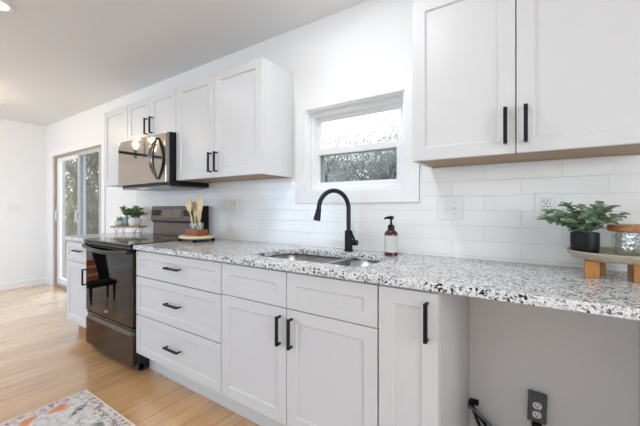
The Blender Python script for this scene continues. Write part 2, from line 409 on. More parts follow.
struct(wall_with_holes(XL-.15, XR+.15, 0, CE, 0, 0.14, [DOOR, WIN]).build('wall_back', 'wall'), 'off white wall behind the cabinets', 'wall')
W3 = (-5.85, -3.55, 0.1, 2.1); W4 = (-1.4, 0.8, 0.8, 2.1)
struct(wall_with_holes(XL-.15, XR+.15, 0, CE, YF-.14, YF, [W3, W4]).build('wall_front', 'wall'), 'off white wall opposite the cabinets', 'wall')
struct(MB().box(XL-.14, XL, YF, 0, 0, CE).build('wall_left', 'wall'), 'plain white wall at the far end of the room', 'wall')
m = MB().box(XR, XR+.14, YF, -3.1, 0, CE).box(XR, XR+.14, -1.5, 0, 0, CE).box(XR, XR+.14, -3.1, -1.5, 0, .8).box(XR, XR+.14, -3.1, -1.5, 2.1, CE)
struct(m.build('wall_right', 'wall'), 'plain white wall at the near end', 'wall')
struct(MB().prism([(XL, 0), (XL+.014, 0), (XL+.014, .09), (XL+.008, .1), (XL, .1)], YF, -0.0, 'y').build('baseboard_left', 'trim'), 'white baseboard along the far wall', 'baseboard')
struct(MB().box(XL+.014, -6.12, -.014, 0, 0, .1).build('baseboard_back', 'trim', bevel=.002), 'short white baseboard in the far corner', 'baseboard')
# tiled backsplash (pieces around the window trim)
TX0, TX1, TZ0, TZ1 = -3.597, 1.2, 0.9145, 1.3895
m = MB()
m.box(TX0, -1.404, -.008, 0, TZ0, TZ1).box(-1.404, -.536, -.008, 0, TZ0, 1.2045).box(-.536, TX1, -.008, 0, TZ0, TZ1)
struct(m.build('wall_backsplash', 'tile'), 'glossy white subway tile backsplash above the counters', 'backsplash')

# kitchen window ---------------------------------------------------
win = thing('window_1', (-.97, 0, 1.205), 'small white single hung window above the sink', 'window', kind='structure')
MB().ring(-1.403, -.538, 1.205, 1.928, -.018, 0, .083, .085, .083, .086).build('casing', 'trim', win, bevel=.003)
MB().ring(-1.322, -.621, 1.286, 1.844, -.004, .055, .012).build('jamb_liner', 'trim', win)
MB().ring(-1.31, -.633, 1.298, 1.832, .045, .139, .020, .020, .018, .03).build('window_frame', 'vinyl', win, bevel=.002)
us = MB().ring(-1.292, -.651, 1.555, 1.806, .088, .118, .03, .03, .035, .024).build('upper_sash', 'vinyl', win, bevel=.003)
MB().box(-1.264, -.680, .102, .106, 1.588, 1.784).build('pane', 'glass', us)
ls = MB().ring(-1.292, -.651, 1.314, 1.578, .052, .084, .035, .042, .034, .04).build('lower_sash', 'vinyl', win, bevel=.003)
MB().box(-1.259, -.691, .066, .070, 1.346, 1.540).build('pane', 'glass', ls)
MB().ring(-1.288, -.655, 1.31, 1.57, .122, .134, .03, .03, .03, .03).build('screen_frame', 'grey_frame', win)
MB().box(-1.262, -.681, .127, .129, 1.336, 1.544).build('insect_screen', 'screen_glass', win)
# sliding patio door -----------------------------------------------
dr = thing('door_1', (-5.2, 0, 0), 'sliding glass patio door in the far corner', 'door', kind='structure')
m = MB().box(-6.118, -6.03, -.016, 0, 0, 2.035).box(-4.42, -4.335, -.016, 0, 0, 2.035).box(-6.03, -4.42, -.016, 0, 1.95, 2.035)
m.build('casing', 'trim', dr, bevel=.002)
MB().ring(-6.03, -4.42, 0.0, 1.95, .004, .136, .026, .03, .04, .03).build('door_frame', 'tan_frame', dr, bevel=.003)
pl = MB().ring(-6.003, -5.075, .041, 1.919, .032, .066, .10, .05, .09, .055).build('fixed_panel', 'vinyl', dr, bevel=.003)
MB().box(-5.905, -5.12, .047, .051, .13, 1.866).build('pane', 'glass', pl)
pr_ = MB().ring(-5.14, -4.451, .041, 1.919, -.008, .028, .07, .05, .09, .045).build('sliding_panel', 'grey_frame', dr, bevel=.003)
MB().box(-5.075, -4.498, .008, .012, .128, 1.876).build('pane', 'screen_glass', pr_)
MB().tube([(-5.105, -.008, .98), (-5.105, -.040, 1.0), (-5.105, -.040, 1.12), (-5.105, -.008, 1.14)], .009, 8).build('handle', 'vinyl', pr_, smooth=40)
MB().tube([(-5.965, .032, .98), (-5.965, .004, 1.0), (-5.965, .004, 1.12), (-5.965, .032, 1.14)], .008, 8).build('handle', 'vinyl', pl, smooth=40)
# windows of the opposite wall (seen only mirrored in the appliances)
for i, (x0, x1, z0, z1) in ((2, W3), (3, W4)):
    wn = thing('window_%d' % i, ((x0+x1)/2, YF, z0), 'window in the wall opposite the cabinets', 'window', kind='structure')
    MB().ring(x0-.09, x1+.09, z0-.09, z1+.09, YF, YF+.018, .09).build('casing', 'trim', wn)
    m = MB().ring(x0, x1, z0, z1, YF-.1, YF-.04, .05); m.box((x0+x1)/2-.03, (x0+x1)/2+.03, YF-.1, YF-.04, z0+.05, z1-.05)
    fr = m.build('window_frame', 'vinyl', wn)
    MB().box(x0+.05, x1-.05, YF-.072, YF-.068, z0+.05, z1-.05).build('pane', 'glass', wn)

wn = thing('window_4', (XR, -2.3, .8), 'added unseen window in the near end wall', 'window', kind='structure')  # unseen opening, added to go with the side fill lamp
m = MB()
for a in ((-3.1, -1.5, .8, .85), (-3.1, -1.5, 2.05, 2.1), (-3.1, -3.05, .85, 2.05), (-1.55, -1.5, .85, 2.05), (-2.33, -2.27, .85, 2.05)): m.box(XR+.05, XR+.11, *a)
m.build('window_frame', 'vinyl', wn); MB().box(XR+.078, XR+.082, -3.05, -1.55, .85, 2.05).build('pane', 'glass', wn)

# ------------------------------------------------------------------ cabinets
def pull_v(parent, x, z0, z1, yf):
    m = MB(); y = yf-.034
    m.box(x-.0068, x+.0068, y, y+.011, z0, z1)
    m.box(x-.0045, x+.0045, y+.006, yf, z0+.0, z0+.010).box(x-.0045, x+.0045, y+.006, yf, z1-.010, z1)
    return m.build('handle', 'black', parent, bevel=.0012)
def pull_h(parent, xc, z, yf, L=.148):
    m = MB(); y = yf-.034
    m.box(xc-L/2, xc+L/2, y, y+.011, z-.0065, z+.0065)
    m.box(xc-L/2, xc-L/2+.010, y+.006, yf, z-.0045, z+.0045).box(xc+L/2-.010, xc+L/2, y+.006, yf, z-.0045, z+.0045)
    return m.build('handle', 'black', parent, bevel=.0012)
def front(kind, root, x0, x1, z0, z1, yf, st=.057):
    return MB().shaker(x0, x1, z0, z1, yf, st=st).build(kind, 'cabinet', root, bevel=.0015)
YB, YD, YU = -.61, -.631, -.3205   # base carcass, base door face, upper door face
def base_cabinet(x0, x1, label, toe='cabinet'):
    r = thing('base_cabinet', ((x0+x1)/2, -.3, 0), label, 'cabinet', 'white shaker base cabinets')
    t = .018
    m = MB().box(x0, x0+t, YB, -.002, .149, .8825).box(x1-t, x1, YB, -.002, .149, .8825).box(x0+t, x1-t, YB, -.002, .149, .165)
    m.box(x0, x0+t, -.52, -.002, 0, .149).box(x1-t, x1, -.52, -.002, 0, .149)
    m.box(x0+t, x1-t, -.012, -.002, .165, .8825).box(x0+t, x1-t, YB, YB+.018, .8450, .8825)
    m.build('body', 'cabinet', r, bevel=.001)
    MB().box(x0, x1, -.535, -.52, 0, .1485).build('toe_kick', toe, r, bevel=.001)
    return r
G = .0020
# left of the range
r = base_cabinet(-3.60, -3.135, 'narrow white base cabinet left of the black range, with one drawer over a door', 'wood_toe')
d = front('drawer', r, -3.60+G, -3.135-G, .699, .871, YD, .045); pull_h(d, -3.318, .800, YD)
d = front('door', r, -3.60+G, -3.135-G, .15, .695, YD); pull_v(d, -3.175, .52, .658, YD)
# drawer stack
r = base_cabinet(-2.353, -1.4405, 'wide white base cabinet of three stacked drawers right of the range')
for z0, z1, zp in ((.699, .871, .794), (.4285, .6935, .565), (.152, .4230, .29)):
    d = front('drawer', r, -2.353+G, -1.4405-G, z0, z1, YD, .05); pull_h(d, -1.885, zp, YD)
# sink base
r = base_cabinet(-1.4385, -.5145, 'white sink base cabinet with two doors under the faucet')
xm = -.976
for a, b in ((-1.4385, xm), (xm, -.5145)):
    front('drawer_front', r, a+G, b-G, .704, .871, YD, .058)
for a, b, px in ((-1.4385, xm, -1.012), (xm, -.5145, -.941)):
    d = front('door', r, a+G, b-G, .15, .70, YD); pull_v(d, px, .526, .664, YD)
# narrow
r = base_cabinet(-.5125, -.284, 'slim white base cabinet with one full height door beside the open bay')
d = front('door', r, -.5125+G+.001, -.284-G, .15, .871, YD, .057); pull_v(d, -.3225, .700, .839, YD)
# the cabinet past the dishwasher bay (carries the counter's end)
r = base_cabinet(.345, 1.2, 'white base cabinet past the right side of the open bay')
front('drawer', r, .345+G, 1.2-G, .699, .871, YD, .05)
for a, b in ((.345, .7725), (.7725, 1.2)): front('door', r, a+G, b-G, .15, .695, YD)

def upper_cabinet(x0, x1, z0, z1, label, doors, handles):
    r = thing('upper_cabinet', ((x0+x1)/2, -.15, z0), label, 'cabinet', 'white shaker upper cabinets')
    m = MB(); t = .016; yb = YU+.0205
    m.box(x0, x0+t, yb, -.002, z0, z1).box(x1-t, x1, yb, -.002, z0, z1).box(x0+t, x1-t, yb, -.002, z1-t, z1).box(x0+t, x1-t, -.010, -.002, z0+.016, z1-t)
    m.box(x0+t, x1-t, yb, yb+.018, z0+.012, z0+.05)
    m.build('body', 'cabinet', r, bevel=.001)
    MB().box(x0+t, x1-t, yb+.001, -.012, z0+.0015, z0+.012).build('bottom_panel', 'wood_under', r)['label'] = 'unpainted wooden underside'
    for (a, b), h in zip(doors, handles):
        d = front('door', r, a+G, b-G, z0+.001, z1-.001, YU)
        if h: pull_v(d, h[0], h[1], h[2], YU)
    return r
ZU0, ZU1 = 1.39, 2.126
upper_cabinet(-3.597, -3.1285, ZU0, ZU1, 'single door white upper cabinet at the left end, beside the microwave', [(-3.597, -3.1285)], [None])
upper_cabinet(-3.1265, -2.3625, 1.772, ZU1, 'short white two door upper cabinet directly over the microwave', [(-3.1265, -2.745), (-2.745, -2.3625)],
              [(-2.782, 1.805, 1.943), (-2.700, 1.805, 1.943)])
upper_cabinet(-2.3605, -1.432, ZU0, ZU1, 'two door white upper cabinet between the microwave and the window', [(-2.3605, -1.896), (-1.896, -1.432)],
              [(-1.928, 1.428, 1.568), (-1.863, 1.428, 1.568)])
upper_cabinet(-.480, .365, ZU0, ZU1, 'two door white upper cabinet right of the window, above the potted plant', [(-.480, -.0665), (-.0665, .365)],
              [(-.101, 1.428, 1.570), (-.033, 1.428, 1.570)])

# ------------------------------------------------------------------ countertops
def rrect(x0, x1, y0, y1, r, n=8):
    pts = []
    for cx, cy, a0 in ((x1-r, y1-r, 0), (x0+r, y1-r, PI/2), (x0+r, y0+r, PI), (x1-r, y0+r, 1.5*PI)):
        for k in range(n+1):
            a = a0+PI/2*k/n; pts.append((cx+r*math.cos(a), cy+r*math.sin(a)))
    return pts
SX0, SX1, SY0, SY1 = -1.335, -.632, -.530, -.165
def slab(name, x0, x1, y0, y1, z0, z1, hole, mat):
    bm = bmesh.new(); ed = []
    for loop in ([(x0, y0), (x1, y0), (x1, y1), (x0, y1)], hole):
        if not loop: continue
        vs = [bm.verts.new((x, y, z1)) for x, y in loop]
        ed += [bm.edges.new((vs[i], vs[(i+1) % len(vs)])) for i in range(len(vs))]
    bmesh.ops.triangle_fill(bm, edges=ed, use_beauty=True)
    g = bmesh.ops.extrude_face_region(bm, geom=bm.faces[:])
    bmesh.ops.translate(bm, vec=(0, 0, z0-z1), verts=[e for e in g['geom'] if isinstance(e, bmesh.types.BMVert)])
    bmesh.ops.recalc_face_normals(bm, faces=bm.faces)
    me = bpy.data.meshes.new(name); bm.to_mesh(me); bm.free(); me.materials.append(M[mat])
    o = bpy.data.objects.new(name, me); COL.objects.link(o)
    b = o.modifiers.new('bevel', 'BEVEL'); b.width = .003; b.segments = 3; b.limit_method = 'ANGLE'; b.angle_limit = math.radians(50)
    return o
tag(slab('countertop', -2.357, 1.22, -.6505, -.0005, .8830, .9135, rrect(SX0, SX1, SY0, SY1, .09), 'granite'),
    'long speckled grey and white granite countertop with the sink set into it', 'countertop')
tag(slab('countertop', -3.66, -3.132, -.6505, -.0005, .8830, .9135, None, 'granite'),
    'short speckled granite countertop left of the range', 'countertop')

# sink ---------------------------------------------------------------
sk = thing('kitchen_sink', (-.98, -.345, .70), 'stainless steel double bowl sink set under the granite', 'sink')
def bowl(x0, x1, y0, y1, z0, z1, r):
    m = MB(); lo = rrect(x0+.012, x1-.012, y0+.012, y1-.012, r*.8, 6); hi = rrect(x0, x1, y0, y1, r, 6); n = len(hi)
    bot = rrect(x0+.035, x1-.035, y0+.035, y1-.035, r*.6, 6)
    rings = [[(x, y, z1) for x, y in hi], [(x, y, z0+.02) for x, y in lo], [(x, y, z0) for x, y in bot]]
    vs = sum(rings, []); fs = []
    for i in range(2):
        for k in range(n): fs.append((i*n+k, i*n+(k+1) % n, (i+1)*n+(k+1) % n, (i+1)*n+k))
    fs.append(tuple(2*n+k for k in range(n)))
    return m.add(vs, fs)
XD = -.862
def add_bowl(x0, x1, z0, dx):
    o = bowl(x0, x1, SY0-.004, SY1+.004, z0, .8825, .088).build('bowl', 'steel', sk, smooth=40, recalc=False)
    sd = o.modifiers.new('thick', 'SOLIDIFY'); sd.thickness = .0015
    MB().lathe([(.0, .0), (.042, .0), (.045, .003), (.03, .004), (.028, .001), (.0, .001)], (dx, -.33, z0+.0005), 24).build('drain', 'chrome', o, smooth=40)
add_bowl(SX0-.004, XD-.008, .685, -1.1); add_bowl(XD+.008, SX1+.004, .715, -.75)
MB().box(XD-.011, XD+.011, SY0+.001, SY1-.001, .80, .899).build('divider', 'steel', sk, bevel=.004)

# faucet ---------------------------------------------------------------
fx, fy = -.943, -.085
fc = thing('kitchen_faucet', (fx, fy, .9135), 'tall matte black gooseneck faucet behind the sink', 'faucet')
MB().lathe([(.027, 0), (.027, .006), (.0235, .009), (.0235, .118), (.0215, .124), (.0145, .126)], (fx, fy, .9135), 28).build('base', 'black', fc, smooth=35)
D2 = Vector((-.090, -.215, 0)).normalized(); R = .1075
pts = [(fx, fy, 1.03), (fx, fy, 1.10), (fx, fy, 1.165)]
for k in range(1, 25):
    a = PI*k/24*1.0
    q = Vector((fx, fy, 1.168))+D2*(R-R*math.cos(a))+Vector((0, 0, R*math.sin(a))); pts.append(q)
MB().tube(pts, .0132, 16).build('neck', 'faucet', fc, smooth=40)
e = Vector(pts[-1]); dn = (Vector(pts[-1])-Vector(pts[-2])).normalized()
dn = (dn+D2*.16).normalized()
MB().tube([e-dn*.002, e+dn*.006, e+dn*.02, e+dn*.052, e+dn*.066, e+dn*.067], [.0135, .0155, .0160, .0200, .0205, .0165], 20).build('spray_head', 'faucet', fc, smooth=40)
lv = MB().tube([(fx+.018, fy, .965), (fx+.058, fy-.004, .968)], .0165, 18).build('valve', 'black', fc, smooth=40)
MB().tube([(fx+.046, fy-.006, .975), (fx+.036, fy-.012, 1.005), (fx+.026, fy-.018, 1.034)], [.0075, .0065, .0055], 10).build('lever', 'black', lv, smooth=40)

# soap bottle -----------------------------------------------------------
sx, sy = -.664, -.108
sb = thing('soap_dispenser', (sx, sy, .9135), 'dark red soap bottle with a black pump and white label, right of the faucet', 'soap bottle')
MB().lathe([(.0, 0), (.034, 0), (.0375, .003), (.0375, .115), (.035, .126), (.024, .138), (.0165, .143), (.0165, .150), (.0, .150)], (sx, sy, .9135), 36).build('bottle', 'amber', sb, smooth=40)
MB().lathe([(.0376, .020), (.0381, .020), (.0381, .110), (.0376, .110)], (sx, sy, .9135), 48, closed=True).build('label', 'label', sb, smooth=40)
pm = MB().lathe([(.0, .143), (.0185, .143), (.0185, .164), (.013, .168), (.0065, .171), (.0055, .205), (.0, .205)], (sx, sy, .9135), 24)
pm.tube([(sx+.012, sy, 1.1195), (sx-.004, sy, 1.1215), (sx-.028, sy-.008, 1.119), (sx-.036, sy-.010, 1.112)], [.010, .0095, .006, .004], 12)
pm.build('pump', 'black_plastic', sb, smooth=40)

# ------------------------------------------------------------------ range
RX0, RX1, RY = -3.1265, -2.3605, -.651
rg = thing('kitchen_range', ((RX0+RX1)/2, -.33, 0), 'black stainless electric range with glass cooktop between the base cabinets', 'range')
MB().box(RX0+.004, RX1-.001, -.612, -.012, .012, .898).build('body', 'black_gloss', rg, bevel=.002)
m = MB()
for x in (RX0+.05, RX1-.05):
    for y in (-.56, -.08): m.tube([(x, y, 0), (x, y, .036)], .018, 12)
for k, (x, y) in enumerate(((RX0+.05, -.56), (RX1-.05, -.56), (RX0+.05, -.08), (RX1-.05, -.08))):
    MB().lathe([(.022, 0), (.022, .008), (.012, .01), (.012, .036)], (x, y, 0), 14).build('foot', 'black', rg, smooth=40)
MB().box(RX0+.03, RX1-.001, -.600, -.575, .008, .05).build('toe_panel', 'black', rg)
# cooktop with a rounded, stepped front lip
ct = MB().prism([(-.668, .900), (-.672, .906), (-.670, .914), (-.660, .9185), (-.03, .9185), (-.03, .898), (-.655, .898)], RX0, RX1).build('cooktop', 'black_gloss', rg, bevel=.002)
m = MB()
for cx, cy, rr in ((-2.93, -.47, .10), (-2.56, -.47, .085), (-2.93, -.2, .075), (-2.56, -.2, .095)):
    MB().lathe([(rr, 0), (rr+.002, 0), (rr+.002, .0004), (rr, .0004)], (cx, cy, .9186), 40, closed=True).build('burner_mark', 'micro_under', ct)
MB().prism([(-.648, .872), (-.660, .874), (-.664, .884), (-.660, .897), (-.612, .897), (-.612, .872)], RX0, RX1).build('vent_strip', 'black_gloss', rg, bevel=.002)
od = MB().box(RX0, RX1, RY, -.614, .327, .868).build('oven_door', 'range_front', rg, bevel=.004)
MB().box(RX0+.018, RX1-.018, RY-.0015, RY+.004, .40, .862).build('door_glass', 'range_glass', od, bevel=.001)
# bowed door handle
pts = []; N = 20
for k in range(N+1):
    t = k/N; x = RX0+.012+t*(RX1-RX0-.024); bow = math.sin(PI*t)
    pts.append((x, RY-.020-.022*bow, .862-.020*bow))
mh = MB().tube(pts, .0165, 14)
for x in (RX0+.02, RX1-.02): mh.box(x-.012, x+.012, RY-.022, RY, .85, .872)
mh.build('handle', 'black_gloss', od, smooth=40)
# emblem on the door: a small silver mark with a swoosh ring round it
em = MB(); ex, ez = -2.752, .375
for k in range(5): em.box(ex-.020+k*.009, ex-.015+k*.009, RY-.003, RY-.001, ez-.004, ez+.004)
ring = [(ex+.032*math.cos(a*PI/12), RY-.0022, ez+.010*math.sin(a*PI/12)) for a in range(3, 22)]
em.tube(ring, .0012, 6); em.build('emblem', 'chrome', od)
# bottom drawer, with a slanting scoop grip along its top
wd = MB().prism([(RY, .055), (RY, .262), (RY+.016, .285), (RY+.004, .318), (-.614, .318), (-.614, .055)], RX0, RX1).build('drawer', 'range_front', rg, bevel=.003)
em = MB().prism([(RY-.0008, .262), (RY+.0150, .2855), (RY+.016, .284), (RY+.001, .2612)], RX0+.03, RX1-.03).build('grip', 'guard', wd)
# backguard
bgd = MB().prism([(-.012, .9185), (-.085, .9185), (-.080, 1.045), (-.108, 1.055), (-.092, 1.190), (-.012, 1.190)], RX0, RX1-.012).build('backguard', 'guard', rg, bevel=.003)
MB().box(RX1-.012, RX1, -.110, -.012, .9185, 1.192).build('end_cap', 'black', bgd, bevel=.003)
def guard_y(z): return -.108+.016*(z-1.055)/.135
def on_guard(x0, x1, z0, z1, out=.0025):
    return MB().prism([(guard_y(z0)-out, z0), (guard_y(z1)-out, z1), (guard_y(z1)+.006, z1), (guard_y(z0)+.006, z0)], x0, x1)
for a, b in ((RX0+.015, RX0+.165), (RX1-.235, RX1-.085)):
    for k in range(4): on_guard(a+(b-a)*k/4+.003, a+(b-a)*(k+1)/4-.003, 1.103, 1.155).build('control_key', 'black', bgd)
dp = on_guard(-2.93, -2.62, 1.078, 1.168, .0015).build('display_frame', 'black', bgd)
for x0, x1 in ((-2.927, -2.777), (-2.773, -2.623)): on_guard(x0, x1, 1.081, 1.165).build('display', 'guard_panel', dp)
MB().box(RX0+.004, RX1-.014, -.096, -.07, 1.036, 1.056).build('gap_shade_ledge', 'black', bgd, bevel=.002)  # black strip along the ledge; shade of the gap put into its colour

# ------------------------------------------------------------------ microwave
mw = thing('microwave_oven', (-2.745, -.2, 1.352), 'over the range microwave with a mirror dark steel door', 'microwave')
MX0, MX1, MY = -3.1245, -2.3645, -.402
MB().box(MX0, MX1, MY+.036, -.006, 1.350, 1.769).build('body', 'black_plastic', mw, bevel=.003)
md = MB().box(MX0, MX1-.004, MY, MY+.034, 1.372, 1.757).build('door', 'micro_front', mw, bevel=.004)
pts = []
for k in range(21):
    t = k/20; bow = math.sin(PI*t)
    pts.append((-2.475, MY-.006-.052*bow, 1.400+t*.328))
MB().tube(pts, [.008+.014*math.sin(PI*k/20) for k in range(21)], 16).build('handle', 'dark_chrome', md, smooth=40)
ub = MB().box(MX0+.02, MX1-.02, MY+.03, -.03, 1.338, 1.352).build('underside', 'micro_under', mw, bevel=.003)
for x0, x1 in ((-3.06, -2.80), (-2.70, -2.44)):
    m = MB()
    for k in range(9): m.box(x0, x1, -.33+k*.022, -.322+k*.022, 1.335, 1.339)
    m.build('grease_filter', 'chrome', ub)
MB().box(-2.83, -2.66, -.375, -.345, 1.3345, 1.339).build('lamp_cover', 'plate', ub)

# ------------------------------------------------------------------ wall plates
def plate(name, xc, zc, wdt, h, label, cat, y=-.008):
    r = thing(name, (xc, y, zc), label, cat)
    MB().box(xc-wdt/2, xc+wdt/2, y-.006, y, zc-h/2, zc+h/2).build('cover_plate', 'plate', r, bevel=.0025)
    return r
def duplex_faces(r, xc, zc, y, mat='plate'):
    for dz in (.0195, -.0195):
        f = MB().prism([(xc+.0165*math.cos(a*PI/10), zc+dz+max(-.0135, min(.0135, .0165*math.sin(a*PI/10)))) for a in range(20)], y-.002, y, 'y').build('receptacle', mat, r)
        m = MB().box(xc-.0075, xc-.0053, y-.0026, y-.001, zc+dz-.001, zc+dz+.008).box(xc+.0053, xc+.0075, y-.0026, y-.001, zc+dz-.001, zc+dz+.008)
        m.tube([(xc, y-.0026, zc+dz-.007), (xc, y-.001, zc+dz-.007)], .0028, 8)
        m.build('slots', 'dark_slot', f)
def rockers(r, xs, zc, y):
    for x in xs:
        MB().ring(x-.0175, x+.0175, zc-.0345, zc+.0345, y-.0005, y+.001, .0012).build('switch_gap', 'grey_slot', r)
        MB().prism([(y, zc-.033), (y-.0015, zc-.033), (y-.0045, zc+.033), (y, zc+.033)], x-.016, x+.016).build('rocker', 'plate', r, bevel=.0008)
r = plate('wall_outlet', -2.030, 1.181, .075, .120, 'white outlet cover on the tiles under the two door cabinet left of the window', 'outlet')
duplex_faces(r, -2.030, 1.181, -.014)
r = plate('light_switch', -.376, 1.174, .122, .124, 'white double switch cover on the tiles right of the window', 'light switch')
for x in (-.376-.023, -.376+.023):
    MB().box(x-.0055, x+.0055, -.0155, -.014, 1.174-.012, 1.174+.012).build('toggle_base', 'plate', r, bevel=.0005)
    MB().prism([(-.014, 1.171), (-.024, 1.163), (-.025, 1.168), (-.014, 1.179)], x-.004, x+.004).build('toggle', 'plate', r, bevel=.0008)
    for dz in (-.03, .03): MB().tube([(x, -.0148, 1.174+dz), (x, -.0138, 1.174+dz)], .0025, 8).build('screw', 'grey_slot', r)
r = plate('wall_outlet', .036, 1.181, .082, .125, 'white outlet cover with dark slots on the tiles beside the potted plant', 'outlet')
MB().box(.036-.0168, .036+.0168, -.0165, -.014, 1.181-.034, 1.181+.034).build('receptacle_block', 'plate', r, bevel=.0006)
MB().ring(.036-.0182, .036+.0182, 1.181-.0358, 1.181+.0358, -.0148, -.0135, .0020).build('block_gap', 'grey_slot', r)
m = MB()
for dz in (.020, -.020):
    z = 1.181+dz
    m.box(.036-.0085, .036-.0058, -.0172, -.016, z-.002, z+.008).box(.036+.0058, .036+.0085, -.0172, -.016, z-.002, z+.008)
    m.tube([(.036, -.0172, z-.0075), (.036, -.016, z-.0075)], .0032, 8)
m.box(.036-.010, .036-.003, -.0172, -.016, 1.179, 1.183).box(.036+.003, .036+.010, -.0172, -.016, 1.179, 1.183)
m.build('slots', 'dark_slot', r)
# triple switch on the far wall
r = thing('light_switch', (XL, -.36, 1.172), 'white triple switch cover on the plain far wall', 'light switch')
MB().box(XL, XL+.006, -.36-.085, -.36+.085, 1.172-.06, 1.172+.06).build('cover_plate', 'plate', r, bevel=.002)
for dy in (-.046, 0, .046):
    MB().box(XL+.004, XL+.0065, -.36+dy-.0175, -.36+dy+.0175, 1.172-.0345, 1.172+.0345).build('switch_gap', 'grey_slot', r)
    MB().box(XL+.005, XL+.009, -.36+dy-.016, -.36+dy+.016, 1.172-.033, 1.172+.033).build('rocker', 'plate', r, bevel=.001)

# ------------------------------------------------------------------ open bay: cables and the grey outlet box
bx, bz = .003, .262
r = thing('outlet_box', (bx, 0, bz-.07), 'grey surface mounted outlet box with white sockets in the open bay', 'outlet box')
T = Matrix.Translation((bx, 0, bz)) @ Matrix.Rotation(math.radians(2), 4, 'Y') @ Matrix.Translation((-bx, 0, -bz))
MB().box(bx-.036, bx+.036, -.045, -.0005, bz-.060, bz+.064, T).build('box', 'grey_box', r, bevel=.006, seg=3)
MB().box(bx-.033, bx+.033, -.049, -.044, bz-.054, bz+.058, T).build('cover', 'grey_box', r, bevel=.002)
for dz in (.020, -.020):
    p = T @ Vector((bx, -.049, bz+dz))
    f = MB().prism([(p.x+.0175*math.cos(a*PI/10), p.z+max(-.0145, min(.0145, .0175*math.sin(a*PI/10)))) for a in range(20)], -.051, -.048, 'y').build('receptacle', 'plate', r)
    m = MB().box(p.x-.008, p.x-.0055, -.052, -.050, p.z-.001, p.z+.008).box(p.x+.0055, p.x+.008, -.052, -.050, p.z-.001, p.z+.008)
    m.tube([(p.x, -.052, p.z-.007), (p.x, -.050, p.z-.007)], .003, 8); m.build('slots', 'dark_slot', f)
q = T @ Vector((bx, -.025, bz-.058))
MB().tube([q, q+Vector((.001, -.0, -.05))], [.021, .019], 14).build('cord_connector', 'black', r, smooth=40)
MB().tube([q+Vector((.001, 0, -.05)), q+Vector((.004, -.01, -.10)), q+Vector((.01, -.03, -.15)), (bx+.08, -.14, .012), (bx+.2, -.25, .010)], .008, 10).build('cord', 'black', r, smooth=60)
def cable(name, pts, rad, mat, label, cat, grp=None):
    P = [Vector(p) for p in pts]; out = []
    for i in range(len(P)-1):
        p0, p1, p2, p3 = P[max(i-1, 0)], P[i], P[i+1], P[min(i+2, len(P)-1)]
        for k in range(8):
            t = k/8; out.append(.5*((2*p1)+(-p0+p2)*t+(2*p0-5*p1+4*p2-p3)*t*t+(-p0+3*p1-3*p2+p3)*t**3))
    out.append(P[-1])
    return tag(MB().tube(out, rad, 10).build(name, mat, smooth=60), label, cat, grp)
cable('power_cable', [(-.277, -.030, .190), (-.245, -.038, .155), (-.205, -.050, .118), (-.14, -.075, .05), (-.07, -.13, .012), (.06, -.24, .011)], .0085, 'black', 'thick black cable running down from the bay corner to the floor', 'cable')
cable('power_cable', [(-.277, -.016, .180), (-.258, -.020, .140), (-.232, -.028, .09), (-.19, -.045, .03), (-.12, -.08, .010), (.0, -.16, .010)], .007, 'black', 'thinner black cable lowest of those in the bay corner', 'cable')
cable('drain_hose', [(-.279, -.046, .186), (-.248, -.052, .168), (-.180, -.066, .132), (-.09, -.10, .06), (.01, -.17, .012), (.15, -.28, .010)], .0065, 'hose', 'grey hose running above the black cables in the open bay', 'hose')
tag(MB().box(-.2835, -.262, -.05, -.004, .172, .205).box(-.268, -.240, -.026, -.006, .184, .208).build('junction_clamp', 'black', bevel=.004), 'black cable clamp fixed in the corner of the open bay', 'cable clamp')

# ------------------------------------------------------------------ lamps
def downlight(x, y, label, power=DOWNLIGHT_W):
    r = thing('ceiling_light', (x, y, CE), label, 'ceiling light', 'recessed ceiling lights')
    MB().lathe([(.062, 0), (.088, 0), (.088, -.004), (.080, -.008), (.062, -.006)], (x, y, CE), 40, closed=True).build('trim_ring', 'plate', r, smooth=40)
    MB().lathe([(.0, -.001), (.0625, -.001), (.0625, -.003), (.0, -.003)], (x, y, CE), 32).build('lens', 'lens', r)
    l = bpy.data.lights.new('downlight_lamp', 'AREA'); l.shape = 'DISK'; l.size = .12; l.energy = power; l.color = (.93, .965, 1.0)
    o = bpy.data.objects.new('downlight_lamp', l); COL.objects.link(o); o.parent = r; o.location = (0, 0, -.010)
downlight(-2.79, -1.26, 'glowing recessed ceiling light at the top left corner of the view')
downlight(-.62, -1.24, 'recessed ceiling light mirrored in the cabinet right of the window', 1.7)
downlight(-.87, -.70, 'recessed ceiling light close to the wall above the sink', 6.4)
for x in (-2.765, -.62): downlight(x, -3.3, 'recessed ceiling light in the row along the opposite wall')
tag(MB().box(-5.62, -5.36, -.95, -.69, CE-.012, CE).build('ceiling_vent', 'plate', bevel=.004), 'small white vent on the ceiling by the far wall', 'vent')

